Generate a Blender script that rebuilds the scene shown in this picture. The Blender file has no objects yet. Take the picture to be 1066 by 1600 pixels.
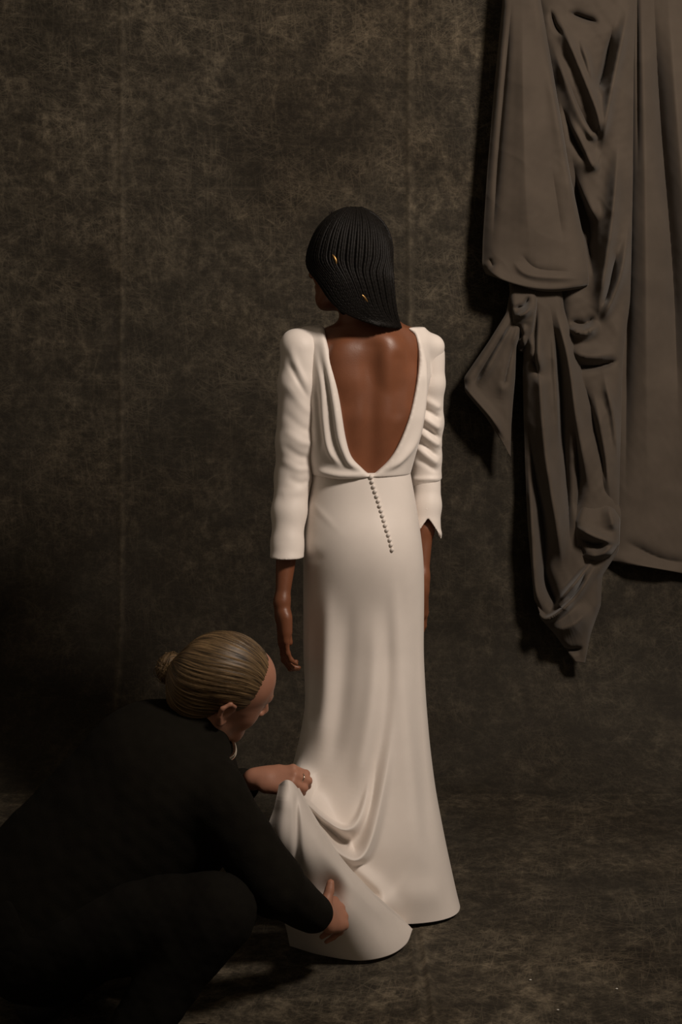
import bpy, math, random
import numpy as np
from mathutils import Vector, Matrix
random.seed(4); RNG = np.random.default_rng(7)
C = bpy.context.scene.collection
SC = bpy.context.scene

# ------------------------------------------------------------------ camera, light, exposure
FPX, CXP, YH, CAMZ = 2240.0, 533.0, 520.0, 1.453     # focal length in pixels, centre column, horizon row, lens height
WALL_Y, COVE = 5.0, .48
cam = bpy.data.cameras.new('camera'); camo = bpy.data.objects.new('camera', cam); C.objects.link(camo)
camo.location = (0, 0, CAMZ); camo.rotation_euler = (math.pi/2, 0, 0)
cam.sensor_fit = 'VERTICAL'; cam.sensor_height = 36; cam.sensor_width = 24
cam.lens = FPX/1600*36; cam.shift_y = -(800-YH)/1600
SC.camera = camo
w = bpy.data.worlds.new('world'); SC.world = w; w.use_nodes = True
w.node_tree.nodes['Background'].inputs[0].default_value = (1.0, .80, .58, 1)
w.node_tree.nodes['Background'].inputs[1].default_value = .095

def aim(o, tgt):
    d = Vector(tgt)-o.location
    o.rotation_euler = d.to_track_quat('-Z', 'Y').to_euler()
key = bpy.data.lights.new('key_lamp', 'SPOT'); key.energy = 490; key.color = (1.0, .86, .74)
key.spot_size = math.radians(88); key.spot_blend = 1.0; key.shadow_soft_size = .30
ko = bpy.data.objects.new('key_lamp', key); C.objects.link(ko); ko.location = (1.95, 1.5, 3.5); aim(ko, (.70, 4.5, 1.5))
SC.view_settings.view_transform = 'Standard'; SC.view_settings.look = 'None'
SC.view_settings.gamma = 1; SC.view_settings.use_curve_mapping = False
SC.view_settings.exposure = 0.0

# ------------------------------------------------------------------ helpers
def P(px, py, Y):                     # a measured image point at distance Y -> metres
    return np.array([(px-CXP)/FPX*Y, Y, CAMZ-(py-YH)/FPX*Y])
def meas(v):                          # metres -> measured coordinates
    return CXP+v[:, 0]/v[:, 1]*FPX, YH+(CAMZ-v[:, 2])/v[:, 1]*FPX
def nrm(v): v = np.asarray(v, float); return v/np.linalg.norm(v)

def mesh_obj(name, verts, faces, mat, parent=None, smooth=True):
    me = bpy.data.meshes.new(name)
    verts = np.asarray(verts, dtype=np.float32)
    if isinstance(faces, np.ndarray) and faces.ndim == 2:
        n, k = faces.shape
        me.vertices.add(len(verts)); me.vertices.foreach_set('co', verts.ravel())
        me.loops.add(n*k); me.loops.foreach_set('vertex_index', faces.astype(np.int32).ravel())
        me.polygons.add(n); me.polygons.foreach_set('loop_start', np.arange(0, n*k, k, dtype=np.int32))
        me.update(calc_edges=True); me.validate()
    else:
        me.from_pydata([tuple(v) for v in verts], [], [tuple(f) for f in faces]); me.update()
    if smooth: me.polygons.foreach_set('use_smooth', np.ones(len(me.polygons), bool))
    if mat: me.materials.append(mat)
    o = bpy.data.objects.new(name, me); C.objects.link(o)
    if parent: o.parent = parent
    return o
def thing(name, label, cat, loc=(0, 0, 0), group=None):
    o = bpy.data.objects.new(name, None); C.objects.link(o); o.location = loc; o.empty_display_size = .05
    o['label'] = label; o['category'] = cat
    if group: o['group'] = group
    bpy.context.view_layer.update()
    return o
def adopt(o, parent):                 # parent a mesh written in world metres, keeping it where it is
    off = Vector((0, 0, 0)); p = parent
    while p: off += p.location; p = p.parent
    o.parent = parent; o.location = -off
    return o

# ---- implicit bodies: smooth union of tapered capsules and ellipsoids, meshed with surface nets
def cone(a, b, ra, rb, k=.02, op='+'): return dict(t='c', a=np.array(a, float), b=np.array(b, float), ra=ra, rb=rb, k=k, op=op)
def ell(c, r, R=None, k=.02, op='+'): return dict(t='e', c=np.array(c, float), r=np.array(r, float), R=np.eye(3) if R is None else R, k=k, op=op)
def chain(pts, rad, k=.02): return [cone(pts[i], pts[i+1], rad[i], rad[i+1], k) for i in range(len(pts)-1)]
def pbox(p):
    if p['t'] == 'c':
        lo = np.minimum(p['a']-p['ra'], p['b']-p['rb']); hi = np.maximum(p['a']+p['ra'], p['b']+p['rb'])
    elif p['t'] == 'e':
        e = np.sqrt(((p['R']*p['r'][None, :])**2).sum(1)); lo, hi = p['c']-e, p['c']+e
    else: lo, hi = p['lo'], p['hi']
    return lo, hi
def pdist(p, X, Y, Z):
    if p['t'] == 'c':
        a, b = p['a'].astype(np.float32), p['b'].astype(np.float32); ba = b-a; L = max(float(ba@ba), 1e-9)
        x, y, z = X-a[0], Y-a[1], Z-a[2]
        t = np.clip((x*ba[0]+y*ba[1]+z*ba[2])/L, 0, 1)
        return np.sqrt((x-t*ba[0])**2+(y-t*ba[1])**2+(z-t*ba[2])**2)-(p['ra']+(p['rb']-p['ra'])*t)
    if p['t'] == 'e':
        c, R, r = p['c'], p['R'], p['r']
        x, y, z = X-c[0], Y-c[1], Z-c[2]
        u = [(x*R[0, i]+y*R[1, i]+z*R[2, i])/r[i] for i in range(3)]
        k0 = np.sqrt(u[0]**2+u[1]**2+u[2]**2); k1 = np.sqrt((u[0]/r[0])**2+(u[1]/r[1])**2+(u[2]/r[2])**2)
        return k0*(k0-1)/np.maximum(k1, 1e-6)
    return p['f'](X, Y, Z)
def implicit(prims, vox=.004, off=0.0, post=None, smooth=2):
    los = np.array([pbox(p)[0] for p in prims if p['op'] == '+']); his = np.array([pbox(p)[1] for p in prims if p['op'] == '+'])
    lo = los.min(0)-off-4*vox; hi = his.max(0)+off+4*vox
    n = np.ceil((hi-lo)/vox).astype(int)+1
    ax = [(lo[i]+vox*np.arange(n[i])).astype(np.float32) for i in range(3)]
    D = np.full(n, 1.0, np.float32)
    for p in prims:
        l, h = pbox(p); m = p['k']+off+5*vox
        i0 = np.maximum(((l-m-lo)/vox).astype(int), 0); i1 = np.minimum(((h+m-lo)/vox).astype(int)+1, n)
        if (i1 <= i0).any(): continue
        sl = tuple(slice(i0[i], i1[i]) for i in range(3))
        X = ax[0][sl[0]][:, None, None]; Y = ax[1][sl[1]][None, :, None]; Z = ax[2][sl[2]][None, None, :]
        e = (pdist(p, X, Y, Z)-(off if p['op'] == '+' else 0)).astype(np.float32)
        d = D[sl]; k = max(p['k'], 1e-5)
        if p['op'] == '+':
            hh = np.maximum(k-np.abs(d-e), 0)/k
            D[sl] = np.minimum(d, e)-hh*hh*k*.25
        else:
            hh = np.maximum(k-np.abs(d+e), 0)/k
            D[sl] = np.maximum(d, -e)+hh*hh*k*.25
    if post: D = post(D, ax)
    return nets(D, lo, vox, smooth)
def nets(D, lo, vox, smooth):
    s = D < 0
    cnt = np.zeros(tuple(np.array(D.shape)-1), np.uint8)
    corners = [(i, j, k) for i in (0, 1) for j in (0, 1) for k in (0, 1)]
    N = D.shape
    for i, j, k in corners: cnt += s[i:N[0]-1+i, j:N[1]-1+j, k:N[2]-1+k]
    act = np.argwhere((cnt > 0) & (cnt < 8))
    idx = np.full(cnt.shape, -1, np.int32); idx[act[:, 0], act[:, 1], act[:, 2]] = np.arange(len(act))
    val = {c: D[act[:, 0]+c[0], act[:, 1]+c[1], act[:, 2]+c[2]] for c in corners}
    acc = np.zeros((len(act), 3)); num = np.zeros(len(act))
    for c in corners:
        for a in range(3):
            if c[a]: continue
            e = list(c); e[a] = 1; e = tuple(e)
            u, v = val[c], val[e]; m = (u < 0) != (v < 0)
            t = np.where(m, u/np.where(m, u-v, 1), 0)
            pt = np.tile(np.array(c, float), (len(act), 1)); pt[:, a] += t
            acc[m] += pt[m]; num[m] += 1
    V = lo+(act+acc/num[:, None])*vox
    F = []
    for a in range(3):
        sl0 = [slice(None)]*3; sl1 = [slice(None)]*3; sl0[a] = slice(0, -1); sl1[a] = slice(1, None)
        A, B = s[tuple(sl0)], s[tuple(sl1)]
        e = np.argwhere(A != B); b, c = (a+1) % 3, (a+2) % 3
        e = e[(e[:, b] > 0) & (e[:, c] > 0) & (e[:, b] < N[b]-1) & (e[:, c] < N[c]-1)]
        ins = A[e[:, 0], e[:, 1], e[:, 2]]
        def at(db, dc):
            q = e.copy(); q[:, b] -= db; q[:, c] -= dc
            return idx[q[:, 0], q[:, 1], q[:, 2]]
        q = np.stack([at(1, 1), at(0, 1), at(0, 0), at(1, 0)], 1)
        q[~ins] = q[~ins][:, ::-1]
        F.append(q)
    F = np.concatenate(F); F = F[(F >= 0).all(1)]
    E = np.concatenate([F[:, [0, 1]], F[:, [1, 2]], F[:, [2, 3]], F[:, [3, 0]]])
    for it in range(smooth):
        S = np.zeros_like(V); cn = np.bincount(E[:, 0], minlength=len(V))+np.bincount(E[:, 1], minlength=len(V))
        for d in range(3): S[:, d] = np.bincount(E[:, 0], V[E[:, 1], d], len(V))+np.bincount(E[:, 1], V[E[:, 0], d], len(V))
        V = V+.55*(S/np.maximum(cn, 1)[:, None]-V)
    return V, F
def normals(V, F):
    n = np.cross(V[F[:, 2]]-V[F[:, 0]], V[F[:, 3]]-V[F[:, 1]]); o = np.zeros_like(V)
    for i in range(4):
        for d in range(3): o[:, d] += np.bincount(F[:, i], n[:, d], len(V))
    return o/np.maximum(np.linalg.norm(o, axis=1), 1e-12)[:, None]
def frame(f, u):                      # columns: right, forward, up
    f = nrm(f); u = np.asarray(u, float); u = nrm(u-f*(u@f)); return np.stack([np.cross(f, u), f, u], 1)

def curve_pts(pts, n):                # Catmull-Rom through points
    p = np.asarray(pts, float); p = np.vstack([2*p[0]-p[1], p, 2*p[-1]-p[-2]])
    m = len(p)-3; t = np.linspace(0, m-1e-6, n); i = t.astype(int); u = (t-i)[:, None]
    a, b, c, d = p[i], p[i+1], p[i+2], p[i+3]
    return .5*(2*b+(c-a)*u+(2*a-5*b+4*c-d)*u*u+(3*b-a-3*c+d)*u**3)
def ridge(X, Y, pts, sharp=1.7, skew=0.0, taper=.22):   # fold: pts (x, y, height, width); measured units, height in metres
    q = curve_pts(pts, 8*len(pts)) if len(pts) > 2 else np.linspace(pts[0], pts[1], 12)
    q = np.array(q); f = np.linspace(0, 1, len(q)); e = np.ones(len(q))
    if abs(q[0, 2]) < .1: e = np.minimum(e, f/taper)
    e = np.minimum(e, (1-f)/taper); e = np.clip(e, 0, 1); q[:, 2] *= e*e*(3-2*e)
    best = np.full(X.shape, 1e9); H = np.zeros(X.shape); S = np.zeros(X.shape)
    for i in range(len(q)-1):
        ax, ay, ah, aw = q[i]; bx, by, bh, bw = q[i+1]
        dx, dy = bx-ax, by-ay; L = max(dx*dx+dy*dy, 1e-9)
        t = np.clip(((X-ax)*dx+(Y-ay)*dy)/L, 0, 1)
        d = np.hypot(X-ax-t*dx, Y-ay-t*dy)
        sd = ((X-ax)*dy-(Y-ay)*dx)/math.sqrt(L)
        ww = (aw+(bw-aw)*t)*np.where(sd*np.sign(skew if skew else 1) > 0, 1-abs(skew)*.75, 1+abs(skew)*.5)
        m = d < best
        best = np.where(m, d, best)
        H = np.where(m, ah+(bh-ah)*t, H); S = np.where(m, ww, S)
    return H*np.exp(-(best/np.maximum(S, .1))**sharp)
def blur1(a, n):
    k = np.exp(-np.linspace(-2, 2, 2*n+1)**2); k /= k.sum()
    if a.ndim == 1:
        return np.convolve(np.pad(a, n, mode='reflect', reflect_type='odd'), k, 'valid')
    return np.stack([blur1(a[:, i], n) for i in range(a.shape[1])], 1)
def grid_faces(nr, nc, wrap=False):
    i, j = np.meshgrid(np.arange(nr-1), np.arange(nc if wrap else nc-1), indexing='ij')
    a = i*nc+j; b = i*nc+(j+1) % nc
    return np.stack([a, b, b+nc, a+nc], -1).reshape(-1, 4)
def fnoise(x, y, seed=0, oct=4):      # cheap smooth noise from random waves
    r = np.random.default_rng(seed); o = np.zeros(np.shape(x)); f, a = 1.0, 1.0
    for _ in range(oct):
        for _ in range(4):
            th = r.uniform(0, 2*math.pi); ph = r.uniform(0, 6.28)
            o += a*.35*np.sin(f*(x*math.cos(th)+y*math.sin(th))+ph)
        f *= 1.9; a *= .55
    return o
def tube_geo(pts, rad, sides=8, flat=1.0):
    p = np.asarray(pts, float); r = np.broadcast_to(rad, (len(p),))
    T = np.gradient(p, axis=0); T /= np.maximum(np.linalg.norm(T, axis=1), 1e-9)[:, None]
    ref = np.array([.31, -.9, .3]); ref = ref/np.linalg.norm(ref)
    A = np.cross(T, ref); A /= np.maximum(np.linalg.norm(A, axis=1), 1e-9)[:, None]; B = np.cross(T, A)
    th = np.arange(sides)/sides*2*math.pi
    V = (p[:, None, :]+r[:, None, None]*(A[:, None, :]*np.cos(th)[None, :, None]+flat*B[:, None, :]*np.sin(th)[None, :, None])).reshape(-1, 3)
    F = grid_faces(len(p), sides, True)
    # close both ends with a centre vertex
    n = len(V); V = np.vstack([V, p[0], p[-1]])
    j = np.arange(sides); e = (len(p)-1)*sides
    c0 = np.stack([np.full(sides, n), (j+1) % sides, j, j], 1); c1 = np.stack([np.full(sides, n+1), e+j, e+(j+1) % sides, e+(j+1) % sides], 1)
    return V, F, c0[:, :3], c1[:, :3]
class Bag:                            # collects tubes into one mesh
    def __init__(s): s.v = []; s.f = []; s.n = 0
    def tube(s, pts, rad, sides=8, flat=1.0):
        V, F, a, b = tube_geo(pts, rad, sides, flat)
        s.v.append(V); s.f += [tuple(x) for x in (F+s.n)]+[tuple(x) for x in (a+s.n)]+[tuple(x) for x in (b+s.n)]; s.n += len(V)
    def build(s, name, mat, parent=None): return mesh_obj(name, np.vstack(s.v), s.f, mat, parent)

# ------------------------------------------------------------------ materials
def mat(name, col, rough=.6, spec=.3, bump=0, bscale=300, metal=0, sheen=0, var=0, vscale=12, stretch=None):
    m = bpy.data.materials.new(name); m.use_nodes = True; nt = m.node_tree; b = nt.nodes['Principled BSDF']
    b.inputs['Roughness'].default_value = rough; b.inputs['Metallic'].default_value = metal
    b.inputs['Specular IOR Level'].default_value = spec; b.inputs['Sheen Weight'].default_value = sheen
    tc = nt.nodes.new('ShaderNodeTexCoord'); mp = nt.nodes.new('ShaderNodeMapping'); nt.links.new(tc.outputs['Object'], mp.inputs[0])
    if stretch: mp.inputs['Scale'].default_value = stretch
    no = nt.nodes.new('ShaderNodeTexNoise'); no.inputs['Scale'].default_value = vscale; no.inputs['Detail'].default_value = 6
    nt.links.new(mp.outputs[0], no.inputs['Vector'])
    r = nt.nodes.new('ShaderNodeValToRGB'); c = np.array(col)
    r.color_ramp.elements[0].position = .3; r.color_ramp.elements[1].position = .7
    r.color_ramp.elements[0].color = (*(c*(1-var)), 1); r.color_ramp.elements[1].color = (*np.minimum(c*(1+var), 1), 1)
    nt.links.new(no.outputs['Fac'], r.inputs[0]); nt.links.new(r.outputs[0], b.inputs['Base Color'])
    if bump:
        n2 = nt.nodes.new('ShaderNodeTexNoise'); n2.inputs['Scale'].default_value = bscale; n2.inputs['Detail'].default_value = 3
        nt.links.new(mp.outputs[0], n2.inputs['Vector'])
        bp = nt.nodes.new('ShaderNodeBump'); bp.inputs['Strength'].default_value = bump; bp.inputs['Distance'].default_value = .002
        nt.links.new(n2.outputs['Fac'], bp.inputs['Height']); nt.links.new(bp.outputs[0], b.inputs['Normal'])
    return m
def canvas_material(name, x1, x2, z1, flat=False):                # hand-painted, creased and scuffed backdrop canvas
    m = bpy.data.materials.new(name); m.use_nodes = True; nt = m.node_tree; N = nt.nodes.new; L = nt.links.new
    b = nt.nodes['Principled BSDF']; b.inputs['Roughness'].default_value = .85; b.inputs['Specular IOR Level'].default_value = .12
    tc = N('ShaderNodeTexCoord')
    def math_(op, a, c=None, clamp=False):
        n = N('ShaderNodeMath'); n.operation = op; n.use_clamp = clamp
        for i, v in enumerate((a, c)):
            if v is None: continue
            if isinstance(v, (int, float)): n.inputs[i].default_value = v
            else: L(v, n.inputs[i])
        return n.outputs[0]
    def noise(scale, detail=5, stretch=(1, 1, 1), rough=.6, dist=0):
        mp = N('ShaderNodeMapping'); mp.inputs['Scale'].default_value = stretch; L(tc.outputs['Object'], mp.inputs[0])
        n = N('ShaderNodeTexNoise'); n.inputs['Scale'].default_value = scale; n.inputs['Detail'].default_value = detail
        n.inputs['Roughness'].default_value = rough; n.inputs['Distortion'].default_value = dist
        L(mp.outputs[0], n.inputs['Vector']); return n.outputs['Fac']
    def ramp(v, lo, hi):
        n = N('ShaderNodeMapRange'); n.inputs['From Min'].default_value = lo; n.inputs['From Max'].default_value = hi; n.clamp = True
        L(v, n.inputs['Value']); return n.outputs[0]
    def cracks(scale, width, stretch=(1, 1, 1), warp=.06, ws=6, seed=0):
        n = N('ShaderNodeTexNoise'); n.inputs['Scale'].default_value = ws; n.inputs['Detail'].default_value = 5; L(tc.outputs['Object'], n.inputs['Vector'])
        s = N('ShaderNodeVectorMath'); s.operation = 'SCALE'; s.inputs['Scale'].default_value = warp; L(n.outputs['Color'], s.inputs[0])
        a = N('ShaderNodeVectorMath'); a.operation = 'ADD'; L(tc.outputs['Object'], a.inputs[0]); L(s.outputs[0], a.inputs[1])
        mp = N('ShaderNodeMapping'); mp.inputs['Scale'].default_value = stretch; mp.inputs['Location'].default_value = (seed, seed*.7, seed*1.3); L(a.outputs[0], mp.inputs[0])
        v = N('ShaderNodeTexVoronoi'); v.feature = 'DISTANCE_TO_EDGE'; v.inputs['Scale'].default_value = scale; L(mp.outputs[0], v.inputs['Vector'])
        return ramp(v.outputs['Distance'], width, 0)
    patch = ramp(noise(2.2, 4), .36, .66)
    patch2 = ramp(noise(5, 5), .40, .65)
    fine = ramp(noise(26, 8, rough=.75), .44, .66)
    hs = ramp(noise(10, 6, (.6, .6, 9), .7), .5, .75)
    vs = ramp(noise(10, 6, (8, 8, .5), .7), .52, .78)
    def hair(scale, width, stretch=(1, 1, 1), dist=.6, detail=3):     # thin wandering lines: the zero level of a noise
        return ramp(math_('ABSOLUTE', math_('SUBTRACT', noise(scale, detail, stretch, .55, dist), .5)), width, 0)
    c1 = cracks(6, .012, warp=.16, ws=7)
    c2 = cracks(13, .022, (1.5, 1, .8), .10, 11, 3.1)
    h1 = hair(4, .012); h2 = hair(9, .016, (1.6, 1.6, .7)); h3 = hair(9, .016, (.6, .6, 2.0)); h4 = hair(20, .03, dist=1.2); h5 = hair(34, .05, (1, 1, 1.4), 1.0)
    s1 = hair(3.2, .007, (2.6, 2.6, .5), .2, 2); s2 = hair(3.2, .007, (.5, .5, 2.8), .2, 2)
    def scratch(deg, scale, width, ratio, seed):                     # long straight scratches at an angle in the plane of the cloth
        r0 = N('ShaderNodeMapping'); r0.inputs['Location'].default_value = (seed, seed*.37, seed*.61)
        r0.inputs['Rotation'].default_value = (0, 0, math.radians(deg)) if flat else (0, math.radians(deg), 0); L(tc.outputs['Object'], r0.inputs[0])
        s0 = N('ShaderNodeMapping'); s0.inputs['Scale'].default_value = (ratio, 1, .5) if not flat else (ratio, .5, 1); L(r0.outputs[0], s0.inputs[0])
        n = N('ShaderNodeTexNoise'); n.inputs['Scale'].default_value = scale; n.inputs['Detail'].default_value = 2.5; n.inputs['Roughness'].default_value = .5; L(s0.outputs[0], n.inputs['Vector'])
        return ramp(math_('ABSOLUTE', math_('SUBTRACT', n.outputs['Fac'], .5)), width, 0)
    sc_ = None
    for dg, sc0, wd, ra, sd in ((0, 3.0, .010, 7, 1), (90, 3.0, .010, 8, 5), (38, 2.2, .008, 9, 9), (-42, 2.4, .008, 9, 13), (12, 6, .02, 8, 17), (78, 6, .02, 8, 21), (-63, 5, .016, 9, 27), (57, 6, .016, 9, 31)):
        v_ = scratch(dg, sc0, wd, ra, sd); sc_ = v_ if sc_ is None else math_('MAXIMUM', sc_, v_)
    smask = ramp(noise(3.4, 5), .40, .66)
    lines = math_('ADD', math_('MULTIPLY', sc_, math_('ADD', math_('MULTIPLY', smask, .38), .07)), math_('MULTIPLY', math_('MAXIMUM', c1, h1), math_('MULTIPLY', patch2, .26)))
    lines = math_('ADD', lines, math_('MULTIPLY', math_('MAXIMUM', c2, math_('MAXIMUM', h2, h3)), math_('MULTIPLY', patch, .22)))
    lines = math_('ADD', lines, math_('MULTIPLY', math_('MAXIMUM', h4, h5), math_('MULTIPLY', fine, .26)))
    lines = math_('ADD', lines, math_('MULTIPLY', math_('MAXIMUM', s1, s2), .13))
    worn = math_('ADD', math_('MULTIPLY', math_('MULTIPLY', fine, patch), .46), math_('MULTIPLY', math_('ADD', hs, vs), .14))
    worn = math_('ADD', worn, math_('MULTIPLY', patch, .10))
    worn = math_('ADD', worn, math_('MULTIPLY', ramp(noise(6.5, 7, (1, 1, 1), .72), .50, .64), .16))
    blot = math_('ADD', math_('MULTIPLY', ramp(noise(8, 7, (1, 1, 1), .7, .4), .38, .56), .72), .28)
    blot = math_('MULTIPLY', blot, math_('ADD', math_('MULTIPLY', ramp(noise(2.6, 6, (1, 1, 1), .65), .36, .58), .55), .45))
    worn = math_('MULTIPLY', worn, blot); lines = math_('MULTIPLY', lines, math_('ADD', math_('MULTIPLY', blot, .7), .3))
    if not flat:                                                    # scuffs weakened down the wall, putting the light's falloff into the colour
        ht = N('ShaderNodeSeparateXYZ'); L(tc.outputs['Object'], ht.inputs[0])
        falloff = math_('ADD', math_('MULTIPLY', ramp(math_('ADD', ht.outputs[2], math_('MULTIPLY', noise(1.6, 5), 1.6)), 1.3, 3.1),   .70), .40)
        worn = math_('MULTIPLY', worn, falloff); lines = math_('MULTIPLY', lines, falloff)
    if flat:                                                        # the floor is scuffed bare where people stand and walk
        tr = N('ShaderNodeSeparateXYZ'); L(tc.outputs['Object'], tr.inputs[0])
        walk = ramp(math_('ADD', tr.outputs[1], math_('MULTIPLY', noise(2.5, 4), .8)), 4.1, 3.5)
        worn = math_('MULTIPLY', worn, math_('ADD', math_('MULTIPLY', walk, 1.1), .8)); lines = math_('MULTIPLY', lines, math_('ADD', math_('MULTIPLY', walk, .7), .8))
    # worn crease lines of the folded canvas: two upright, one level
    sx = N('ShaderNodeSeparateXYZ'); L(tc.outputs['Object'], sx.inputs[0])
    wob = math_('MULTIPLY', math_('SUBTRACT', noise(3, 3), .5), .03)
    xx = math_('ADD', sx.outputs[0], wob); zz = math_('ADD', sx.outputs[2], wob)
    def line(c, x0, wd): return ramp(math_('ABSOLUTE', math_('SUBTRACT', c, x0)), wd, 0)
    cr = math_('MAXIMUM', line(xx, x1, .024), math_('MAXIMUM', math_('MULTIPLY', line(xx, x2, .018), .8), math_('MULTIPLY', line(zz, z1, .009), .6)))
    cr = math_('MULTIPLY', cr, math_('ADD', math_('MULTIPLY', fine, .35), .14))
    tot = math_('ADD', math_('MAXIMUM', lines, cr), worn, True)
    mx = N('ShaderNodeMix'); mx.data_type = 'RGBA'
    mx.inputs['A'].default_value = (.027, .0235, .0185, 1); mx.inputs['B'].default_value = (.215, .180, .128, 1)
    L(tot, mx.inputs['Factor'])
    mot = N('ShaderNodeMix'); mot.data_type = 'RGBA'; mot.blend_type = 'MULTIPLY'; mot.inputs['B'].default_value = (.74, .71, .68, 1)
    L(ramp(noise(1.3, 3), .42, .62), mot.inputs['Factor']); L(mx.outputs['Result'], mot.inputs['A'])
    L(mot.outputs['Result'], b.inputs['Base Color'])
    bp = N('ShaderNodeBump'); bp.inputs['Strength'].default_value = .25; bp.inputs['Distance'].default_value = .004
    L(tot, bp.inputs['Height']); L(bp.outputs[0], b.inputs['Normal'])
    return m
M = dict(
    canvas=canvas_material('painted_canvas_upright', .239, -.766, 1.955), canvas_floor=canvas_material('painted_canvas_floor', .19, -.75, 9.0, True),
    drape=mat('drape_cotton', (.088, .070, .054), .8, .15, .15, 500, sheen=.15, var=.10, vscale=9),
    dress=mat('ivory_crepe', (.80, .735, .68), .50, .32, .12, 900, sheen=.25, var=.015, vscale=30),
    skin_dark=mat('deep_brown_skin', (.18, .066, .031), .42, .42, .10, 350, var=.12, vscale=14),
    skin_fair=mat('fair_skin', (.42, .20, .13), .5, .35, .10, 350, var=.10, vscale=18),
    braid=mat('black_braided_hair', (.0055, .0045, .0038), .6, .16, .3, 260, var=.3, vscale=60),
    blonde=mat('dark_blond_hair', (.15, .095, .042), .42, .45, .35, 120, var=.25, vscale=60),
    combed=None,
    black=mat('black_knit', (.011, .0095, .007), .95, .08, .25, 260, var=.10, vscale=40),
    denim=mat('black_denim', (.010, .0088, .0068), .9, .1, .2, 600, var=.10, vscale=50),
    shoe=mat('black_leather', (.010, .009, .008), .5, .3, .1, 200),
    gold=mat('gold', (.45, .27, .10), .45, .5, metal=1), silver=mat('silver', (.72, .68, .60), .22, .5, metal=1),
    nail=mat('finger_nail', (.50, .27, .20), .3, .5), lint=mat('white_lint', (.8, .78, .72), .8, .2, var=.05),
)

def combed_material():                # blond hair with streaks along the combed locks
    m = bpy.data.materials.new('combed_blond_hair'); m.use_nodes = True; nt = m.node_tree; b = nt.nodes['Principled BSDF']; L = nt.links.new
    b.inputs['Roughness'].default_value = .42; b.inputs['Specular IOR Level'].default_value = .45
    tc = nt.nodes.new('ShaderNodeTexCoord'); mp = nt.nodes.new('ShaderNodeMapping'); mp.inputs['Scale'].default_value = (14, .7, 1); L(tc.outputs['UV'], mp.inputs[0])
    no = nt.nodes.new('ShaderNodeTexNoise'); no.inputs['Scale'].default_value = 2.0; no.inputs['Detail'].default_value = 6; no.inputs['Roughness'].default_value = .7; L(mp.outputs[0], no.inputs['Vector'])
    r = nt.nodes.new('ShaderNodeValToRGB'); r.color_ramp.elements[0].position = .40; r.color_ramp.elements[1].position = .74
    r.color_ramp.elements[0].color = (.026, .016, .008, 1); r.color_ramp.elements[1].color = (.36, .23, .11, 1)
    L(no.outputs['Fac'], r.inputs[0]); L(r.outputs[0], b.inputs['Base Color'])
    bp = nt.nodes.new('ShaderNodeBump'); bp.inputs['Strength'].default_value = .5; bp.inputs['Distance'].default_value = .0015
    L(no.outputs['Fac'], bp.inputs['Height']); L(bp.outputs[0], b.inputs['Normal'])
    return m
M['combed'] = combed_material()

# ------------------------------------------------------------------ the setting: painted canvas, upright and rolled out over the floor
def canvas_part(name, wall):
    xs = np.unique(np.concatenate([np.linspace(-3.2, 3.2, 170), np.linspace(.10, .30, 60), np.linspace(-.80, -.73, 16)]))
    if wall:
        a = np.linspace(0, math.pi/2, 30); r = COVE
        Yv = np.concatenate([WALL_Y-r+r*np.sin(a), np.full(90, WALL_Y)]); Zv = np.concatenate([r-r*np.cos(a), np.linspace(r, 3.3, 91)[1:]])
    else:
        Yv = np.concatenate([np.linspace(-1.2, 2.6, 30), np.linspace(2.65, WALL_Y-COVE, 110)]); Zv = np.zeros(len(Yv))
    X, Yg = np.meshgrid(xs, Yv); Zg = np.repeat(Zv[:, None], len(xs), 1)
    wv = fnoise(X*2.2, (Yg+Zg)*1.6, 3, 4)
    g = lambda c, s, h: h*np.exp(-((X-c)/s)**2)
    if wall:
        Yg = Yg-np.minimum(Zg*4, 1)*(.006*wv+g(.239, .012, .006)+g(-.766, .010, .004))
    else:
        wob = .006*np.sin(Yg*9)
        fade = np.clip((Yg-2.2)/.6, 0, 1)*np.clip((3.52-Yg)/.16, 0, 1)
        bump = .0015*(wv+.9)+fade*(g(.168+wob.mean(), .009, .005)+g(.197, .008, .008)+g(.215, .016, .003))
        Zg = Zg+np.maximum(bump, 0)*np.clip((WALL_Y-COVE-.05-Yg)*4, 0, 1)
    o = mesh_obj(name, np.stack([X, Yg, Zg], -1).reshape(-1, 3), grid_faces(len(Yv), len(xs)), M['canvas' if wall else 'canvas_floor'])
    o['kind'] = 'structure'
    return o
wall = canvas_part('wall_back', True); floor = canvas_part('floor', False)

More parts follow.
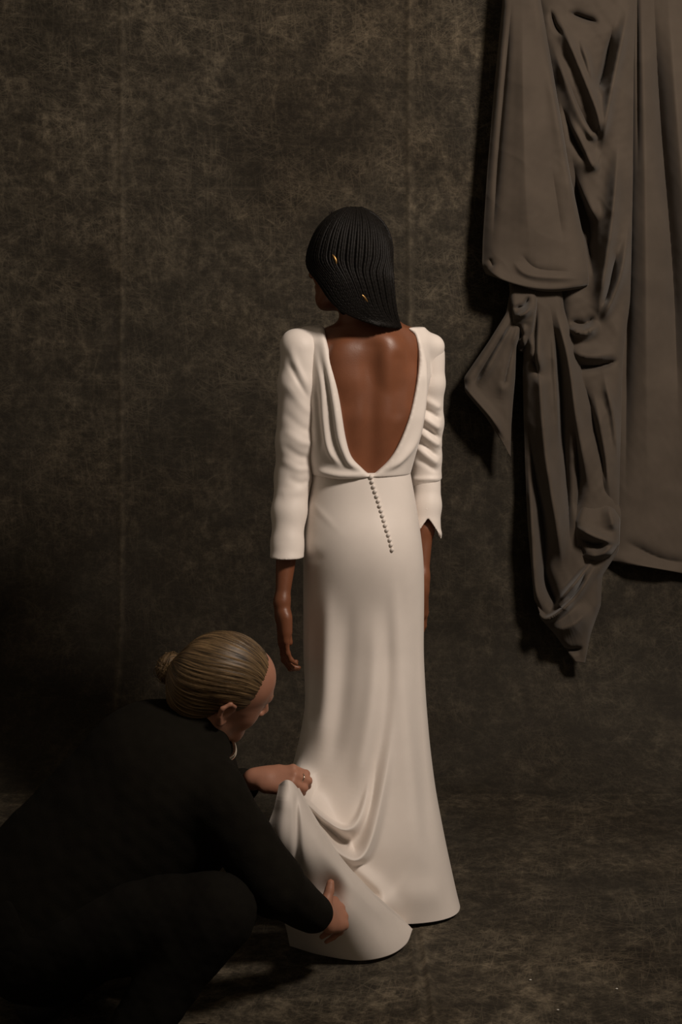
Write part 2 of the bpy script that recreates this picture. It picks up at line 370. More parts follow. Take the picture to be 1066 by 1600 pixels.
# ------------------------------------------------------------------ figure builders
def head_prims(c, Rm, s=1.0, ear=True, k=.012):
    T = lambda p: c+Rm@(np.array(p)*s)
    o = [ell(T((0, -.014, .030)), np.array((.075, .097, .086))*s, Rm, .02),
         cone(T((0, .030, -.005)), T((0, .053, -.075)), .062*s, .041*s, .03),
         ell(T((0, .045, .045)), np.array((.062, .048, .055))*s, Rm, .03),
         cone(T((0, .078, -.095)), T((0, .084, -.104)), .017*s, .015*s, .02)]
    for sx in (-1, 1):
        o += [cone(T((sx*.052, -.002, -.048)), T((sx*.022, .066, -.094)), .019*s, .018*s, .03),
              ell(T((sx*.038, .058, -.026)), np.array((.025, .026, .030))*s, Rm, .03)]
    o += [cone(T((-.032, .086, .030)), T((.032, .086, .030)), .010*s, .010*s, .015)]
    for sx in (-1, 1):
        o += [ell(T((sx*.031, .101, .006)), np.array((.018, .016, .013))*s, Rm, .012, '-'),
              ell(T((sx*.031, .080, .006)), np.array((.0145, .0135, .0115))*s, Rm, .004),
              cone(T((sx*.019, .094, .008)), T((sx*.043, .088, .006)), .0035*s, .003*s, .003)]
    o += [cone(T((0, .091, .020)), T((0, .116, -.026)), .0075*s, .0105*s, .010)]
    for sx in (-1, 1): o.append(ell(T((sx*.011, .106, -.031)), np.array((.008, .010, .007))*s, Rm, .006))
    o += [cone(T((-.019, .090, -.061)), T((0, .102, -.058)), .0045*s, .0065*s, .006), cone(T((.019, .090, -.061)), T((0, .102, -.058)), .0045*s, .0065*s, .006),
          cone(T((-.016, .089, -.068)), T((0, .099, -.070)), .005*s, .0075*s, .006), cone(T((.016, .089, -.068)), T((0, .099, -.070)), .005*s, .0075*s, .006)]
    if ear:
        for sx in (-1, 1):
            q = [T((sx*a, b, d)) for a, b, d in ((.072, .004, -.030), (.078, -.006, -.034), (.085, -.020, -.012), (.088, -.026, .012), (.085, -.014, .026), (.078, .002, .018), (.073, .006, .002))]
            o += chain(q, np.array((.006, .0065, .0055, .0052, .005, .005, .004))*s, .004)
            o.append(ell(T((sx*.075, -.008, -.003)), np.array((.006, .016, .026))*s, Rm, .006))
    return o
PROX = []
def hand_prims(wr, Rm, curl, splay=(.16, .04, -.08, -.2), thumb=None, flip=1, s=1.0, fat=1.0):
    """local: +y along the hand, +x thumb side (flip mirrors), fingers bend to -z."""
    T = lambda p: wr+Rm@(np.array((p[0]*flip, p[1], p[2]))*s)
    kn = [(.028, .088, 0), (.0085, .093, .002), (-.0115, .088, .001), (-.029, .078, -.003)]
    ln = [(.043, .026, .021), (.047, .030, .022), (.043, .028, .021), (.034, .021, .019)]
    rd = np.array([.0090, .0092, .0087, .0076])*fat; PROX.clear()
    o = [cone(T((0, -.02, 0)), T((0, .02, 0)), .0185*s, .0200*s, .02)]
    tips = []
    for i in range(4):
        o.append(cone(T((kn[i][0]*.55, .01, -.002)), T(kn[i]), .0150*s, .0108*s, .012))
    o.append(cone(T((-.022, .02, -.008)), T((-.026, .055, -.008)), .013*s, .012*s, .014))
    o.append(cone(T((.014, .018, -.010)), T((.030, .048, -.012)), .016*s, .013*s, .014))
    for i in range(4):
        p = np.array(kn[i], float); a = 0.0
        for j in range(3):
            a += curl[i][j]; d = np.array((math.sin(splay[i])*math.cos(a), math.cos(splay[i])*math.cos(a), -math.sin(a)))
            q = p+d*ln[i][j]
            r0 = rd[i]*(1-.09*j); r1 = rd[i]*(1-.09*(j+1))
            o.append(cone(T(p), T(q), r0*s, r1*s, .0035 if j else .006))
            o.append(ell(T(p), np.array((r0, r0, r0))*s*1.07, None, .003))
            if j == 0: PROX.append((T((p+q)/2), nrm(T(q)-T(p)), r0*s))
            p = q
        tips.append((T(p), Rm@(d*np.array((flip, 1, 1)))))
    th = thumb or [(.022, .022, -.010), (.048, .052, -.020), (.060, .082, -.026), (.064, .108, -.030)]
    o += [cone(T(th[0]), T(th[1]), .0145*s, .0125*s, .010), cone(T(th[1]), T(th[2]), .0122*s, .0108*s, .004), cone(T(th[2]), T(th[3]), .0110*s, .0092*s, .004)]
    tips.append((T(th[3]), Rm@(nrm(np.array(th[3])-np.array(th[2]))*np.array((flip, 1, 1)))))
    return o, tips
def lerp_tab(tab, n, sm=9):
    tab = np.array(tab, float); t = np.linspace(tab[0, 0], tab[-1, 0], n)
    return blur1(np.stack([np.interp(t, tab[:, 0], tab[:, i]) for i in range(1, tab.shape[1])], 1), sm)

exec_order = None
# ================================================================== the standing woman
D0 = 3.68
bride = thing('person', 'standing woman seen from behind in a long ivory low-backed gown, dark braids', 'person', tuple(P(580, 1450, D0)*np.array((1, 1, 0))))
yaw = .16
RY = np.array([[math.cos(yaw), -math.sin(yaw), 0], [math.sin(yaw), math.cos(yaw), 0], [0, 0, 1]])
def loft(tab, yaw=yaw, n=2.3, k=.02, grow=0.0):   # upright torso; rows (py, px centre, half width, half depth, distance)
    rows = [(P(c, y, Y), a, b) for y, c, a, b, Y in tab]
    zs = np.array([r[0][2] for r in rows])[::-1]; cx = np.array([r[0][0] for r in rows])[::-1]; cy = np.array([r[0][1] for r in rows])[::-1]
    aa = np.array([r[1] for r in rows])[::-1]+grow; bb = np.array([r[2] for r in rows])[::-1]+grow
    zf = np.linspace(zs[0], zs[-1], 200); sm = lambda v: blur1(np.interp(zf, zs, v), 8)
    cxf, cyf, af, bf = sm(cx), sm(cy), sm(aa), sm(bb)
    def f(X, Y, Z):
        zc = np.clip(Z, zf[0], zf[-1]); i = np.interp(zc.ravel(), zf, np.arange(200)); g = lambda v: np.interp(i, np.arange(200), v).reshape(zc.shape).astype(np.float32)
        x, y = X-g(cxf), Y-g(cyf); ca, sa = math.cos(yaw), math.sin(yaw)
        u, v = np.abs(x*ca+y*sa), np.abs(-x*sa+y*ca); A, B = g(af), g(bf)
        d = (((u/A)**n+(v/B)**n)**(1/n)-1)*np.minimum(A, B)
        dz = np.abs(Z-zc)
        return np.where(dz > 0, np.maximum(d, dz), d)
    m = max(aa.max(), bb.max())
    return dict(t='f', f=f, k=k, op='+', lo=np.array((cx.min()-m, cy.min()-m, zs.min())), hi=np.array((cx.max()+m, cy.max()+m, zs.max())))
TORSO = [(522, 582, .100, .060, 3.70), (545, 578, .135, .080, 3.69), (590, 575, .148, .095, 3.68), (650, 573, .142, .098, 3.675),
         (700, 568, .126, .090, 3.675), (745, 564, .116, .085, 3.68), (800, 566, .128, .098, 3.68), (880, 569, .142, .115, 3.68), (950, 570, .138, .100, 3.68)]
hc = P(546, 408, 3.66); HR = frame((-.83, .55, -.06), (.03, .0, 1))
sh_l, sh_r = P(464, 548, 3.63), P(674, 552, 3.74)
el_l, el_r = P(459, 742, 3.66), P(668, 745, 3.792)
wr_l, wr_r = P(441, 941, 3.58), P(660, 903, 3.735)
neck = P(580, 520, 3.70)
bp = [loft(TORSO)]
bp += [cone(neck+(0, 0, -.03), hc+HR@np.array((.0, -.02, -.06)), .060, .052, .03)]
for sh, s in ((sh_l, 1), (sh_r, 1)):
    bp.append(cone(neck+(0, .0, -.018), sh+(0, 0, -.014), .044, .026, .03))
# shoulder blades, spine groove, back muscles
bp += [ell(P(580, 532, 3.672), (.125, .060, .045), RY, .05), cone(P(577, 506, 3.69), P(580, 545, 3.66), .052, .060, .05)]
bp += [ell(P(537, 574, 3.598), (.040, .022, .062), RY, .035), ell(P(606, 562, 3.608), (.036, .022, .055), RY, .035),
       ]
bp += [dict(cone(P(584, 545, 3.573), P(578, 745, 3.579), .004, .005, .04), op='-'), dict(cone(P(630, 565, 3.578), P(627, 645, 3.582), .012, .007, .028), op='-')]
for s_, e_, w_, r in ((sh_l, el_l, wr_l, (.029, .026, .0290, .0170)), (sh_r, el_r, wr_r, (.025, .023, .0225, .0165))):
    m_ = e_*.48+w_*.52
    bp += chain([s_, e_], r[:2], .03)+chain([e_, m_, w_], (r[1], r[2], r[3]), .02)
bp += head_prims(hc, HR)
fwd = np.array((.25, 0, 0))
LH = frame((.03, .04, -1), (-.97, -.22, -.05))
hl, tips_l = hand_prims(wr_l+np.array((0, 0, -.018)), LH, [(.10, .50, .95), (.10, .48, .95), (.10, .45, .85), (.10, .32, .5)], splay=(.02, .0, -.01, -.03), flip=1,
                        thumb=[(.018, .020, -.006), (.028, .050, -.012), (.028, .076, -.018), (.024, .098, -.022)], s=.93)
RHf = frame((.02, -.05, -1), (.95, -.30, 0))
hr, tips_r = hand_prims(wr_r+np.array((0, 0, -.015)), RHf, [(.15, .3, .2), (.2, .35, .2), (.22, .4, .2), (.25, .45, .2)], flip=-1, s=.88)
bp += hl+hr
for s in (-1, 1):                       # legs and feet inside the gown
    hip = P(570+s*38, 930, 3.68); kn = P(578+s*26, 1160, 3.67); an = np.array((P(584+s*24, 1400, 3.72)[0], 3.72, .13))
    bp += chain([hip, kn, an], (.082, .056, .036), .03)+[cone(an+(0, .0, -.04), (an[0]-.01, 3.86, .035), .034, .028, .02)]
V, F = implicit(bp, .0036)
body = adopt(mesh_obj('body', V, F, M['skin_dark']), bride)
for tp, d in tips_l[:5]: pass

# ---- gown: skirt tube with swags, then bodice, sleeves, train, buttons
SK = [  # t, left x, left y, right x, right y, distance, half depth, sag of the near side
    (0.00, 486, 728, 640, 730, 3.68, .100, 10), (0.07, 481, 785, 650, 785, 3.68, .112, 8), (.14, 475, 830, 658, 835, 3.68, .140, 6),
    (.20, 474, 880, 663, 880, 3.68, .142, 6), (.28, 474, 950, 663, 945, 3.68, .112, 8), (.38, 474, 1025, 662, 1020, 3.68, .108, 8),
    (.48, 478, 1100, 666, 1095, 3.68, .128, 8), (.58, 466, 1165, 672, 1165, 3.67, .140, 10), (.68, 450, 1220, 681, 1235, 3.66, .155, 14),
    (.80, 440, 1290, 697, 1318, 3.635, .165, 20), (.92, 450, 1370, 713, 1392, 3.61, .140, 27), (1.0, 470, 1410, 719, 1416, 3.595, .118, 31)]
nr, ncf, ncb = 420, 260, 60
T = lerp_tab(SK, nr, 30)
ph = np.linspace(math.pi, 0, ncf)
MX = (T[:, 0]+T[:, 2])/2; HW = (T[:, 2]-T[:, 0])/2
cs, sn = np.cos(ph), np.sin(ph)
PXf = MX[:, None]+HW[:, None]*np.sign(cs)*np.abs(cs)**.92
fr = (PXf-T[:, 0:1])/(2*HW[:, None])
PYf = T[:, 1:2]*(1-fr)+T[:, 3:4]*fr+T[:, 6:7]*sn**.8
Yf = T[:, 4:5]-T[:, 5:6]*sn**.9
RID = [  # folds of the skirt
    ([(613, 862, .000, 10), (622, 980, .006, 12), (634, 1120, .010, 15), (648, 1260, .012, 18), (660, 1400, .010, 22)], 2, .4),
    ([(606, 900, -.002, 9), (604, 1050, -.008, 11), (596, 1150, -.012, 12), (578, 1240, -.016, 12), (556, 1300, -.012, 10)], 2, 0),
    ([(650, 900, -.001, 7), (652, 1050, -.006, 9), (660, 1200, -.008, 10), (672, 1350, -.006, 12)], 2, 0),
    ([(585, 930, .002, 14), (585, 1060, .010, 16), (572, 1160, .014, 17), (552, 1250, .010, 14)], 2, 0),
    ([(548, 910, -.001, 12), (540, 1030, -.010, 15), (530, 1130, -.012, 16), (512, 1220, -.008, 16)], 2, 0),
    ([(512, 900, .004, 12), (510, 1000, .010, 14), (505, 1100, .012, 15), (492, 1180, .008, 16)], 2, 0),
    ([(493, 930, -.004, 8), (492, 1060, -.010, 9), (484, 1150, -.006, 10)], 2, 0),
    # pulled swags running from the lifted corner
    ([(452, 1226, .26, 22), (478, 1254, .20, 12), (512, 1284, .11, 9), (538, 1296, .07, 8), (558, 1284, .04, 8), (574, 1240, .02, 9), (590, 1160, .006, 9)], 2, .5),
    ([(452, 1236, .26, 22), (480, 1277, .21, 12), (510, 1315, .14, 11), (540, 1341, .10, 11), (562, 1342, .075, 10), (578, 1318, .05, 10), (592, 1265, .03, 11), (608, 1170, .012, 11), (616, 1060, .004, 11)], 2, -.4),
    ([(500, 1278, -.02, 8), (530, 1312, -.035, 8), (548, 1318, -.02, 7)], 2, 0),
    ([(470, 1270, .18, 26), (520, 1352, .10, 22), (580, 1400, .05, 22), (630, 1436, .02, 16)], 2, 0),
    ([(520, 1340, -.03, 9), (560, 1376, -.04, 10), (600, 1412, -.03, 9)], 2, 0),
    ([(610, 1380, .004, 24), (650, 1398, .008, 24), (700, 1392, .006, 20)], 2, 0),
]
env = np.minimum(1, sn*2.2)[None, :]
disp = np.zeros_like(PXf)
pull = np.zeros_like(PXf)
for pts, sh_, sk_ in RID:
    r_ = ridge(PXf, PYf, pts, sh_, sk_)
    if pts[0][2] >= .1: pull = np.maximum(pull, r_)
    else: disp += r_
disp += pull
disp += .0012*fnoise(PXf/40, PYf/90, 5, 3)+.006*np.exp(-((PXf-478)/22)**2-((PYf-855)/14)**2)-.006*np.exp(-((PXf-484)/14)**2-((PYf-872)/7)**2)
disp += .002*np.exp(-((PXf-500-(PYf-800)*.9)/8)**2-((PYf-800)/22)**2)
Yf = Yf-disp*env
PXf = PXf
# far side
phb = np.linspace(0, -math.pi, ncb+2)[1:-1]
csb, snb = np.cos(phb), -np.sin(phb)
PXb = MX[:, None]+HW[:, None]*np.sign(csb)*np.abs(csb)**.92; frb = (PXb-T[:, 0:1])/(2*HW[:, None])
PYb = T[:, 1:2]*(1-frb)+T[:, 3:4]*frb-T[:, 6:7]*snb*.8; Yb = T[:, 4:5]+T[:, 5:6]*snb*(1+.08*np.sin(phb*9))
PX, PY, YY = np.hstack([PXf, PXb]), np.hstack([PYf, PYb]), np.hstack([Yf, Yb])
YY = np.minimum(YY, (CAMZ-.008)*FPX/np.maximum(PY-YH, 1))
V = np.stack([(PX-CXP)/FPX*YY, YY, CAMZ-(PY-YH)/FPX*YY], -1)
V[..., 2] = np.maximum(V[..., 2], .007)
skirt = adopt(mesh_obj('dress', V.reshape(-1, 3), grid_faces(nr, ncf+ncb, True), M['dress']), bride)

def coons(top, bot, left, right, nu, nv):
    u = np.linspace(0, 1, nu)[None, :, None]; v = np.linspace(0, 1, nv)[:, None, None]
    t, b = curve_pts(top, nu)[None], curve_pts(bot, nu)[None]; l, r = curve_pts(left, nv)[:, None], curve_pts(right, nv)[:, None]
    return (1-v)*t+v*b+(1-u)*l+u*r-((1-u)*(1-v)*t[:, :1]+u*(1-v)*t[:, -1:]+(1-u)*v*b[:, :1]+u*v*b[:, -1:])
G = coons([(436, 1226, 3.175), (446, 1219, 3.165), (456, 1221, 3.17), (466, 1232, 3.20)],
          [(453, 1478, 3.372), (500, 1492, 3.322), (560, 1501, 3.292), (605, 1494, 3.315), (634, 1476, 3.378), (645, 1452, 3.46)],
          [(436, 1226, 3.175), (428, 1262, 3.155), (414, 1310, 3.155), (420, 1380, 3.235), (444, 1440, 3.32), (453, 1478, 3.372)],
          [(466, 1232, 3.20), (492, 1280, 3.225), (530, 1340, 3.27), (572, 1388, 3.33), (612, 1425, 3.405), (645, 1452, 3.46)], 150, 260)
GX, GY, GD = G[..., 0], G[..., 1], G[..., 2]
u = np.linspace(0, 1, 150)[None, :]; v = np.linspace(0, 1, 260)[:, None]
dd = .022*np.sin(np.pi*u)**1.2*np.sin(np.pi*np.clip(v*.9+.05, 0, 1))
dd = dd+ridge(GX, GY, [(444, 1222, .010, 9), (438, 1290, .012, 14), (432, 1370, .010, 20)], 2, 0)
dd = dd+ridge(GX, GY, [(463, 1230, -.006, 4), (464, 1290, -.010, 5), (464, 1370, -.006, 8)], 2, 0)
dd = dd+ridge(GX, GY, [(480, 1262, .010, 10), (520, 1335, .020, 13), (572, 1394, .022, 14), (636, 1448, .016, 12)], 2, .4)
dd = dd+.004*fnoise(GX/45, GY/45, 9, 3)*v-.055*np.exp(-((GX-514)/26)**2-((GY-1396)/34)**2)
GD = np.minimum(GD-dd, (CAMZ-.008)*FPX/np.maximum(GY-YH, 1))
flap = np.stack([(GX-CXP)/FPX*GD, GD, CAMZ-(GY-YH)/FPX*GD], -1)
# turn the folded edge under, back towards the skirt
ext = []
for a, (dx, dy, dz) in enumerate(((.004, .006, .0), (.004, .016, -.002), (-.002, .03, -.008), (-.012, .05, -.018), (-.03, .08, -.03), (-.05, .12, -.04))):
    ext.append(flap[:, -1, :]+np.array((dx, dy, dz))*(np.linspace(.5, 1.3, 260)*np.clip((1-np.linspace(0, 1, 260))/.15, 0.05, 1))[:, None])
flap = np.concatenate([flap, np.stack(ext, 1)], 1)
flap[..., 2] = np.maximum(flap[..., 2], .006)
train = adopt(mesh_obj('train', flap.reshape(-1, 3), grid_faces(260, 156), M['dress']), skirt)
sol = train.modifiers.new('thick', 'SOLIDIFY'); sol.thickness = .002; sol.offset = 1

# bodice: grown torso with the low back cut away and rolled cowl edges
NECKL = [(500, 470), (506, 520), (519, 575), (529, 630), (537, 680), (546, 711), (562, 730), (580, 743), (597, 732), (612, 716), (626, 692), (642, 650), (653, 600), (657, 560), (652, 525), (640, 510), (640, 470)]
poly = curve_pts(NECKL, 120)
def in_poly_sd(X, Y):
    d = np.full(X.shape, 1e9); ins = np.zeros(X.shape, bool)
    n = len(poly)
    for i in range(n):
        ax, ay = poly[i]; bx, by = poly[(i+1) % n]; dx, dy = bx-ax, by-ay
        t = np.clip(((X-ax)*dx+(Y-ay)*dy)/(dx*dx+dy*dy+1e-9), 0, 1)
        d = np.minimum(d, (X-ax-t*dx)**2+(Y-ay-t*dy)**2)
        if abs(dy) > 1e-9: ins ^= ((ay > Y) != (by > Y)) & (X < (bx-ax)*(Y-ay)/dy+ax)
    return np.where(ins, -1, 1)*np.sqrt(d)
BT = [(512, 570, .150, .075, 3.69), (535, 568, .165, .090, 3.685), (590, 572, .163, .104, 3.68), (650, 571, .148, .108, 3.675), (700, 566, .138, .106, 3.675), (728, 563, .130, .106, 3.68), (739, 563, .125, .104, 3.68)]
bd = [loft(BT, grow=.004), cone(P(470, 535, 3.64), P(503, 528, 3.67), .034, .030, .02), cone(P(676, 541, 3.725), P(655, 532, 3.70), .029, .027, .02), cone(P(674, 543, 3.73), P(673, 580, 3.735), .028, .026, .02)]
def back_y(px, py):
    i = [r[0] for r in BT]
    c = np.interp(py, i, [r[1] for r in BT]); a = np.interp(py, i, [r[2] for r in BT])+.004; b = np.interp(py, i, [r[3] for r in BT])+.004; Y = np.interp(py, i, [r[4] for r in BT])
    x = (px-c)/609/a
    return Y-b*(1-np.minimum(np.abs(x), .98)**2.3)**(1/2.3)+.16*(px-c)/609
def cowl(pts, r, k=.006, out=0.0):
    q = curve_pts(pts, 26); return [cone(P(q[i][0], q[i][1], back_y(q[i][0], q[i][1])-out-q[i][3]), P(q[i+1][0], q[i+1][1], back_y(q[i+1][0], q[i+1][1])-out-q[i+1][3]), q[i][2]*r, q[i+1][2]*r, k) for i in range(25)]
def cutV(D, ax):
    X = ax[0][:, None, None]; Y = ax[1][None, :, None]; Z = ax[2][None, None, :]
    # planes of constant direction from the lens are nearly parallel to y here; use the torso's own distance
    px = CXP+ax[0]/3.60*FPX; py = YH+(CAMZ-ax[2])/3.60*FPX
    A, B = np.meshgrid(px, py, indexing='ij')
    sd = (in_poly_sd(A, B)/622).astype(np.float32)[:, None, :]
    front = (ax[1]-3.70)[None, :, None]
    cut = np.maximum(sd+.003, front)
    e = -cut; hh = np.maximum(.012-np.abs(D-e), 0)/.012
    return np.maximum(D, e)+hh*hh*.003
bd0 = [dict(p) for p in bd]
Vb, Fb = implicit(bd0+[], .0034, post=cutV, smooth=3)
nb = normals(Vb, Fb); mx, my = meas(Vb)
bk = np.clip((3.70-Vb[:, 1])/.05, 0, 1)
h = np.zeros(len(Vb))
for pts, s_, k_ in [
    ([(500, 520, .004, 5), (513, 580, .008, 6), (524, 640, .010, 6), (532, 690, .010, 6), (545, 722, .009, 5), (570, 738, .006, 4)], 2, 0),
    ([(490, 535, .002, 4), (503, 600, .006, 5), (508, 660, .008, 5), (516, 705, .008, 5), (538, 735, .004, 5)], 2, .3),
    ([(505, 560, -.004, 3), (516, 630, -.006, 3.5), (524, 690, -.006, 3.5), (545, 732, -.004, 3)], 2, 0),
    ([(494, 600, -.004, 3), (498, 660, -.006, 4), (503, 710, -.005, 4)], 2, 0),
    ([(655, 520, .004, 4), (664, 580, .007, 4), (659, 640, .010, 5), (646, 690, .012, 6), (622, 722, .010, 5), (596, 738, .006, 4)], 2, 0),
    ([(668, 560, -.003, 3), (667, 630, -.005, 3), (656, 690, -.004, 3)], 2, 0),
    ([(490, 734, .008, 6), (530, 742, .008, 5), (575, 742, .003, 4)], 2, 0)]:
    h += ridge(mx, my, pts, s_, k_)
Vb = Vb+nb*(h*bk)[:, None]
bod = adopt(mesh_obj('bodice', Vb, Fb, M['dress']), skirt)

def sleeve(name, pts, rads, cutz, wr, hollow, extra=(), amp=.62, vox=.003):
    pr = chain(pts, rads, .015)+list(extra)
    q = [dict(cone(hollow[0], hollow[1], hollow[2], hollow[3], .002), op='-')]
    def clip(D, ax):
        Zc = cutz(ax[0][:, None, None], ax[1][None, :, None])
        return np.maximum(D, Zc-ax[2][None, None, :])
    V, F = implicit(pr+q, vox, post=clip, smooth=3)
    n = normals(V, F); x, y = meas(V); h = np.zeros(len(V))
    for p_, s_, k_ in wr: h += amp*ridge(x, y, p_, s_, k_)
    h += .0006*fnoise(x/14, y/14, 2, 3)
    return adopt(mesh_obj(name, V+n*h[:, None], F, M['dress']), skirt)
zl = P(448, 871, 3.60)[2]
sleeve('sleeve', [P(470, 546, 3.635), P(464, 600, 3.63), P(460, 690, 3.64), P(458, 745, 3.65), P(452, 800, 3.625), P(449, 850, 3.605), P(448, 880, 3.59)],
       [.050, .047, .046, .046, .043, .0395, .0445], lambda X, Y: zl+.0*X+.02*(Y-3.6)*0+0*Y,
       [([(450, 535, .004, 8), (466, 575, .006, 5), (484, 610, .003, 5)], 2, 0), ([(447, 560, -.003, 5), (466, 595, -.006, 4), (486, 628, -.003, 5)], 2, 0),
        ([(444, 595, .003, 7), (466, 625, .004, 7), (488, 650, .004, 6)], 2, 0), ([(440, 640, -.002, 7), (466, 664, -.004, 7), (488, 676, -.004, 5)], 2, 0),
        ([(440, 668, .003, 8), (470, 690, .005, 7), (490, 694, .005, 5)], 2, 0), ([(436, 690, -.002, 7), (466, 712, -.005, 6), (488, 716, -.006, 5)], 2, 0),
        ([(436, 715, .003, 8), (466, 733, .005, 6), (488, 730, .005, 5)], 2, 0), ([(446, 745, -.003, 7), (470, 755, -.005, 6), (486, 750, -.005, 5)], 2, 0),
        ([(436, 775, .002, 9), (480, 765, .004, 7)], 2, 0)],
       (P(449, 820, 3.615), P(447, 900, 3.585),   .030, .0405), [cone(P(462, 538, 3.63), P(492, 536, 3.655), .036, .030, .02)])
zr = P(667, 838, 3.76)[2]; xr = P(668, 800, 3.76)[0]
sleeve('sleeve', [P(674, 552, 3.735), P(674, 600, 3.74), P(671, 660, 3.76), P(667, 715, 3.775), P(666, 751, 3.78)], [.036, .034, .036, .038, .0415], lambda X, Y: P(667, 754, 3.78)[2]+.25*(X-xr)+0*Y,
       [([(660, 620, .004, 6), (690, 640, .006, 5)], 2, 0), ([(655, 634, -.004, 4), (690, 655, -.007, 4)], 2, 0), ([(652, 645, .006, 6), (690, 672, .008, 5)], 2, 0),
        ([(650, 658, -.006, 4), (690, 687, -.009, 4)], 2, 0), ([(648, 668, .006, 6), (690, 700, .009, 5)], 2, 0), ([(646, 684, -.005, 4), (688, 715, -.008, 4)], 2, 0),
        ([(646, 694, .005, 6), (688, 728, .008, 5)], 2, 0), ([(648, 715, -.004, 5), (686, 738, -.006, 4)], 2, 0), ([(640, 749, .004, 4), (690, 748, .006, 4)], 2, 0)],
       (P(667, 735, 3.78), P(666, 790, 3.78), .030, .036), amp=.95, extra=[cone(P(672, 536, 3.73), P(655, 532, 3.715), .026, .024, .02)])
def cut_r(X, Y): 
    u = (X-xr)/.034
    return zr+.052*np.clip(1-np.abs(u), 0, 1)**.8-.004*np.clip(u, 0, 2)+0*Y
cuff = sleeve('cuff', [P(667, 735, 3.78), P(667, 790, 3.765), P(667, 850, 3.745)], [.036, .0365, .038], cut_r,
       [([(684, 834, .002, 6), (694, 834, .003, 6)], 2, 0)], (P(667, 785, 3.766), P(667, 870, 3.738), .0285, .0325), vox=.0022, amp=1)

def ball(c, r, flat=.75, n=10):
    th = np.linspace(0, math.pi, n//2+2)[1:-1]; p = np.arange(n)/n*2*math.pi
    Vv = [(r*math.sin(t)*math.cos(q), r*flat*math.cos(t), r*math.sin(t)*math.sin(q)) for t in th for q in p]
    Vv = np.array([(0, r*flat, 0)]+Vv+[(0, -r*flat, 0)])+c; m = len(th)
    Fv = [(0, 1+(j+1) % n, 1+j) for j in range(n)]
    for i in range(m-1): Fv += [(1+i*n+j, 1+i*n+(j+1) % n, 1+(i+1)*n+(j+1) % n, 1+(i+1)*n+j) for j in range(n)]
    e = 1+(m-1)*n; Fv += [(e+j, e+(j+1) % n, len(Vv)-1) for j in range(n)]
    return Vv, Fv
def skirt_y(px, py):
    i = np.argmin((PXf-px)**2+(PYf-py)**2); return Yf.ravel()[i]
bl = curve_pts([(580, 745), (583, 757), (592, 785), (602, 820), (609, 842), (613, 859)], 90); L_ = np.concatenate([[0], np.cumsum(np.linalg.norm(np.diff(bl, axis=0), axis=1))]); bl = np.stack([np.interp(np.linspace(0, L_[-1], 16), L_, bl[:, d]) for d in (0, 1)], 1)
for i, (a, b) in enumerate(bl):
    Vv, Fv = ball(P(a, b, skirt_y(a, b)-.003),   .0054 if i else .0062)
    adopt(mesh_obj('button', Vv, Fv, M['dress']), skirt)
for a, b in ((667, 796), (667, 805)):
    Vv, Fv = ball(P(a, b, 3.765-.037), .006); adopt(mesh_obj('button', Vv, Fv, M['dress']), skirt)

# ---- braids
HX, HYp, HA, HB = 546.0, 408.0, 67.0, 84.0
def hair_y(px, py, lift=0.0):
    lower = np.clip((py-HYp)/100, 0, 1.3)
    a = HA+6*lower; cx_ = HX+10*lower
    q = 1-((px-cx_)/a)**2-np.where(py < HYp, ((py-HYp)/HB)**2, .0)
    d = .122*np.maximum(q, .0)**.36
    return 3.665-d+.05*np.clip(lower-.35, 0, 1)-lift
cap = [ell(hc+HR@np.array((0, -.006, .038)), np.array((.090, .112, .095)), HR, .02), ell(P(560, 450, 3.63), (.075, .060, .085), None, .04), ell(P(585, 482, 3.64), (.050, .045, .030), None, .03),
       dict(ell(hc+HR@np.array((0, .10, -.055)), np.array((.075, .075, .11)), HR, .01), op='-')]
V, F = implicit(cap, .004)
n = normals(V, F); x, y = meas(V)
q = (V-hc)@HR; ang = np.arctan2(q[:, 0], q[:, 2]+.02)
V = V-n*(.018*np.clip(.45-n[:, 1]*1.3+.5*np.maximum(n[:, 0], 0), 0, 1)+.0025*np.abs(np.sin(ang*16)))[:, None]
hair = adopt(mesh_obj('hair', V, F, M['braid']), bride)
bag = Bag()
NB = 74
for i in range(NB):
    f = (i+.5)/NB
    tt = np.linspace(.10, 1, 9)*math.pi/2; w_ = .4*(2*f-1)+.6*math.sin(math.pi*(f-.5))
    top = np.stack([HX+8*np.cos(tt)+HA*w_*np.sin(tt)**(.8+.2*abs(w_)), HYp-HB*np.cos(tt)**.92+3*RNG.random()*np.cos(tt)], 1)
    b2 = np.array((501+114*f, 441+4*math.sin(3*f))); b3 = np.array((527+92*f, 485+5*f)); e = np.array((592+31*f+3*RNG.random(), 507+5*f+2*RNG.random()))
    pts = curve_pts(list(top)+[np.array((484+130*f, 425)), b2, b3, e], 70)
    pts = blur1(pts, 7)
    if i % 3 == 0: pts[:, 0] += 1.5*np.sin(np.linspace(0, 5, 70)+i)
    Yh = blur1(hair_y(pts[:, 0], pts[:, 1], .010+.004*(i % 2)), 8)-.010*(1-f)*np.linspace(0, 1, 70)**4
    pp = np.stack([(pts[:, 0]-CXP)/FPX*Yh, Yh, CAMZ-(pts[:, 1]-YH)/FPX*Yh], 1)
    L = np.concatenate([[0], np.cumsum(np.linalg.norm(np.diff(pp, axis=0), axis=1))])
    m = 90; t = np.linspace(0, L[-1], m); pp = np.stack([np.interp(t, L, pp[:, d]) for d in range(3)], 1)
    rr = .0038*(1+.30*np.abs(np.sin(t/.011*math.pi+i))**.7-.1)
    bag.tube(pp, rr*np.minimum(1, np.linspace(6, .9, m)), 7)
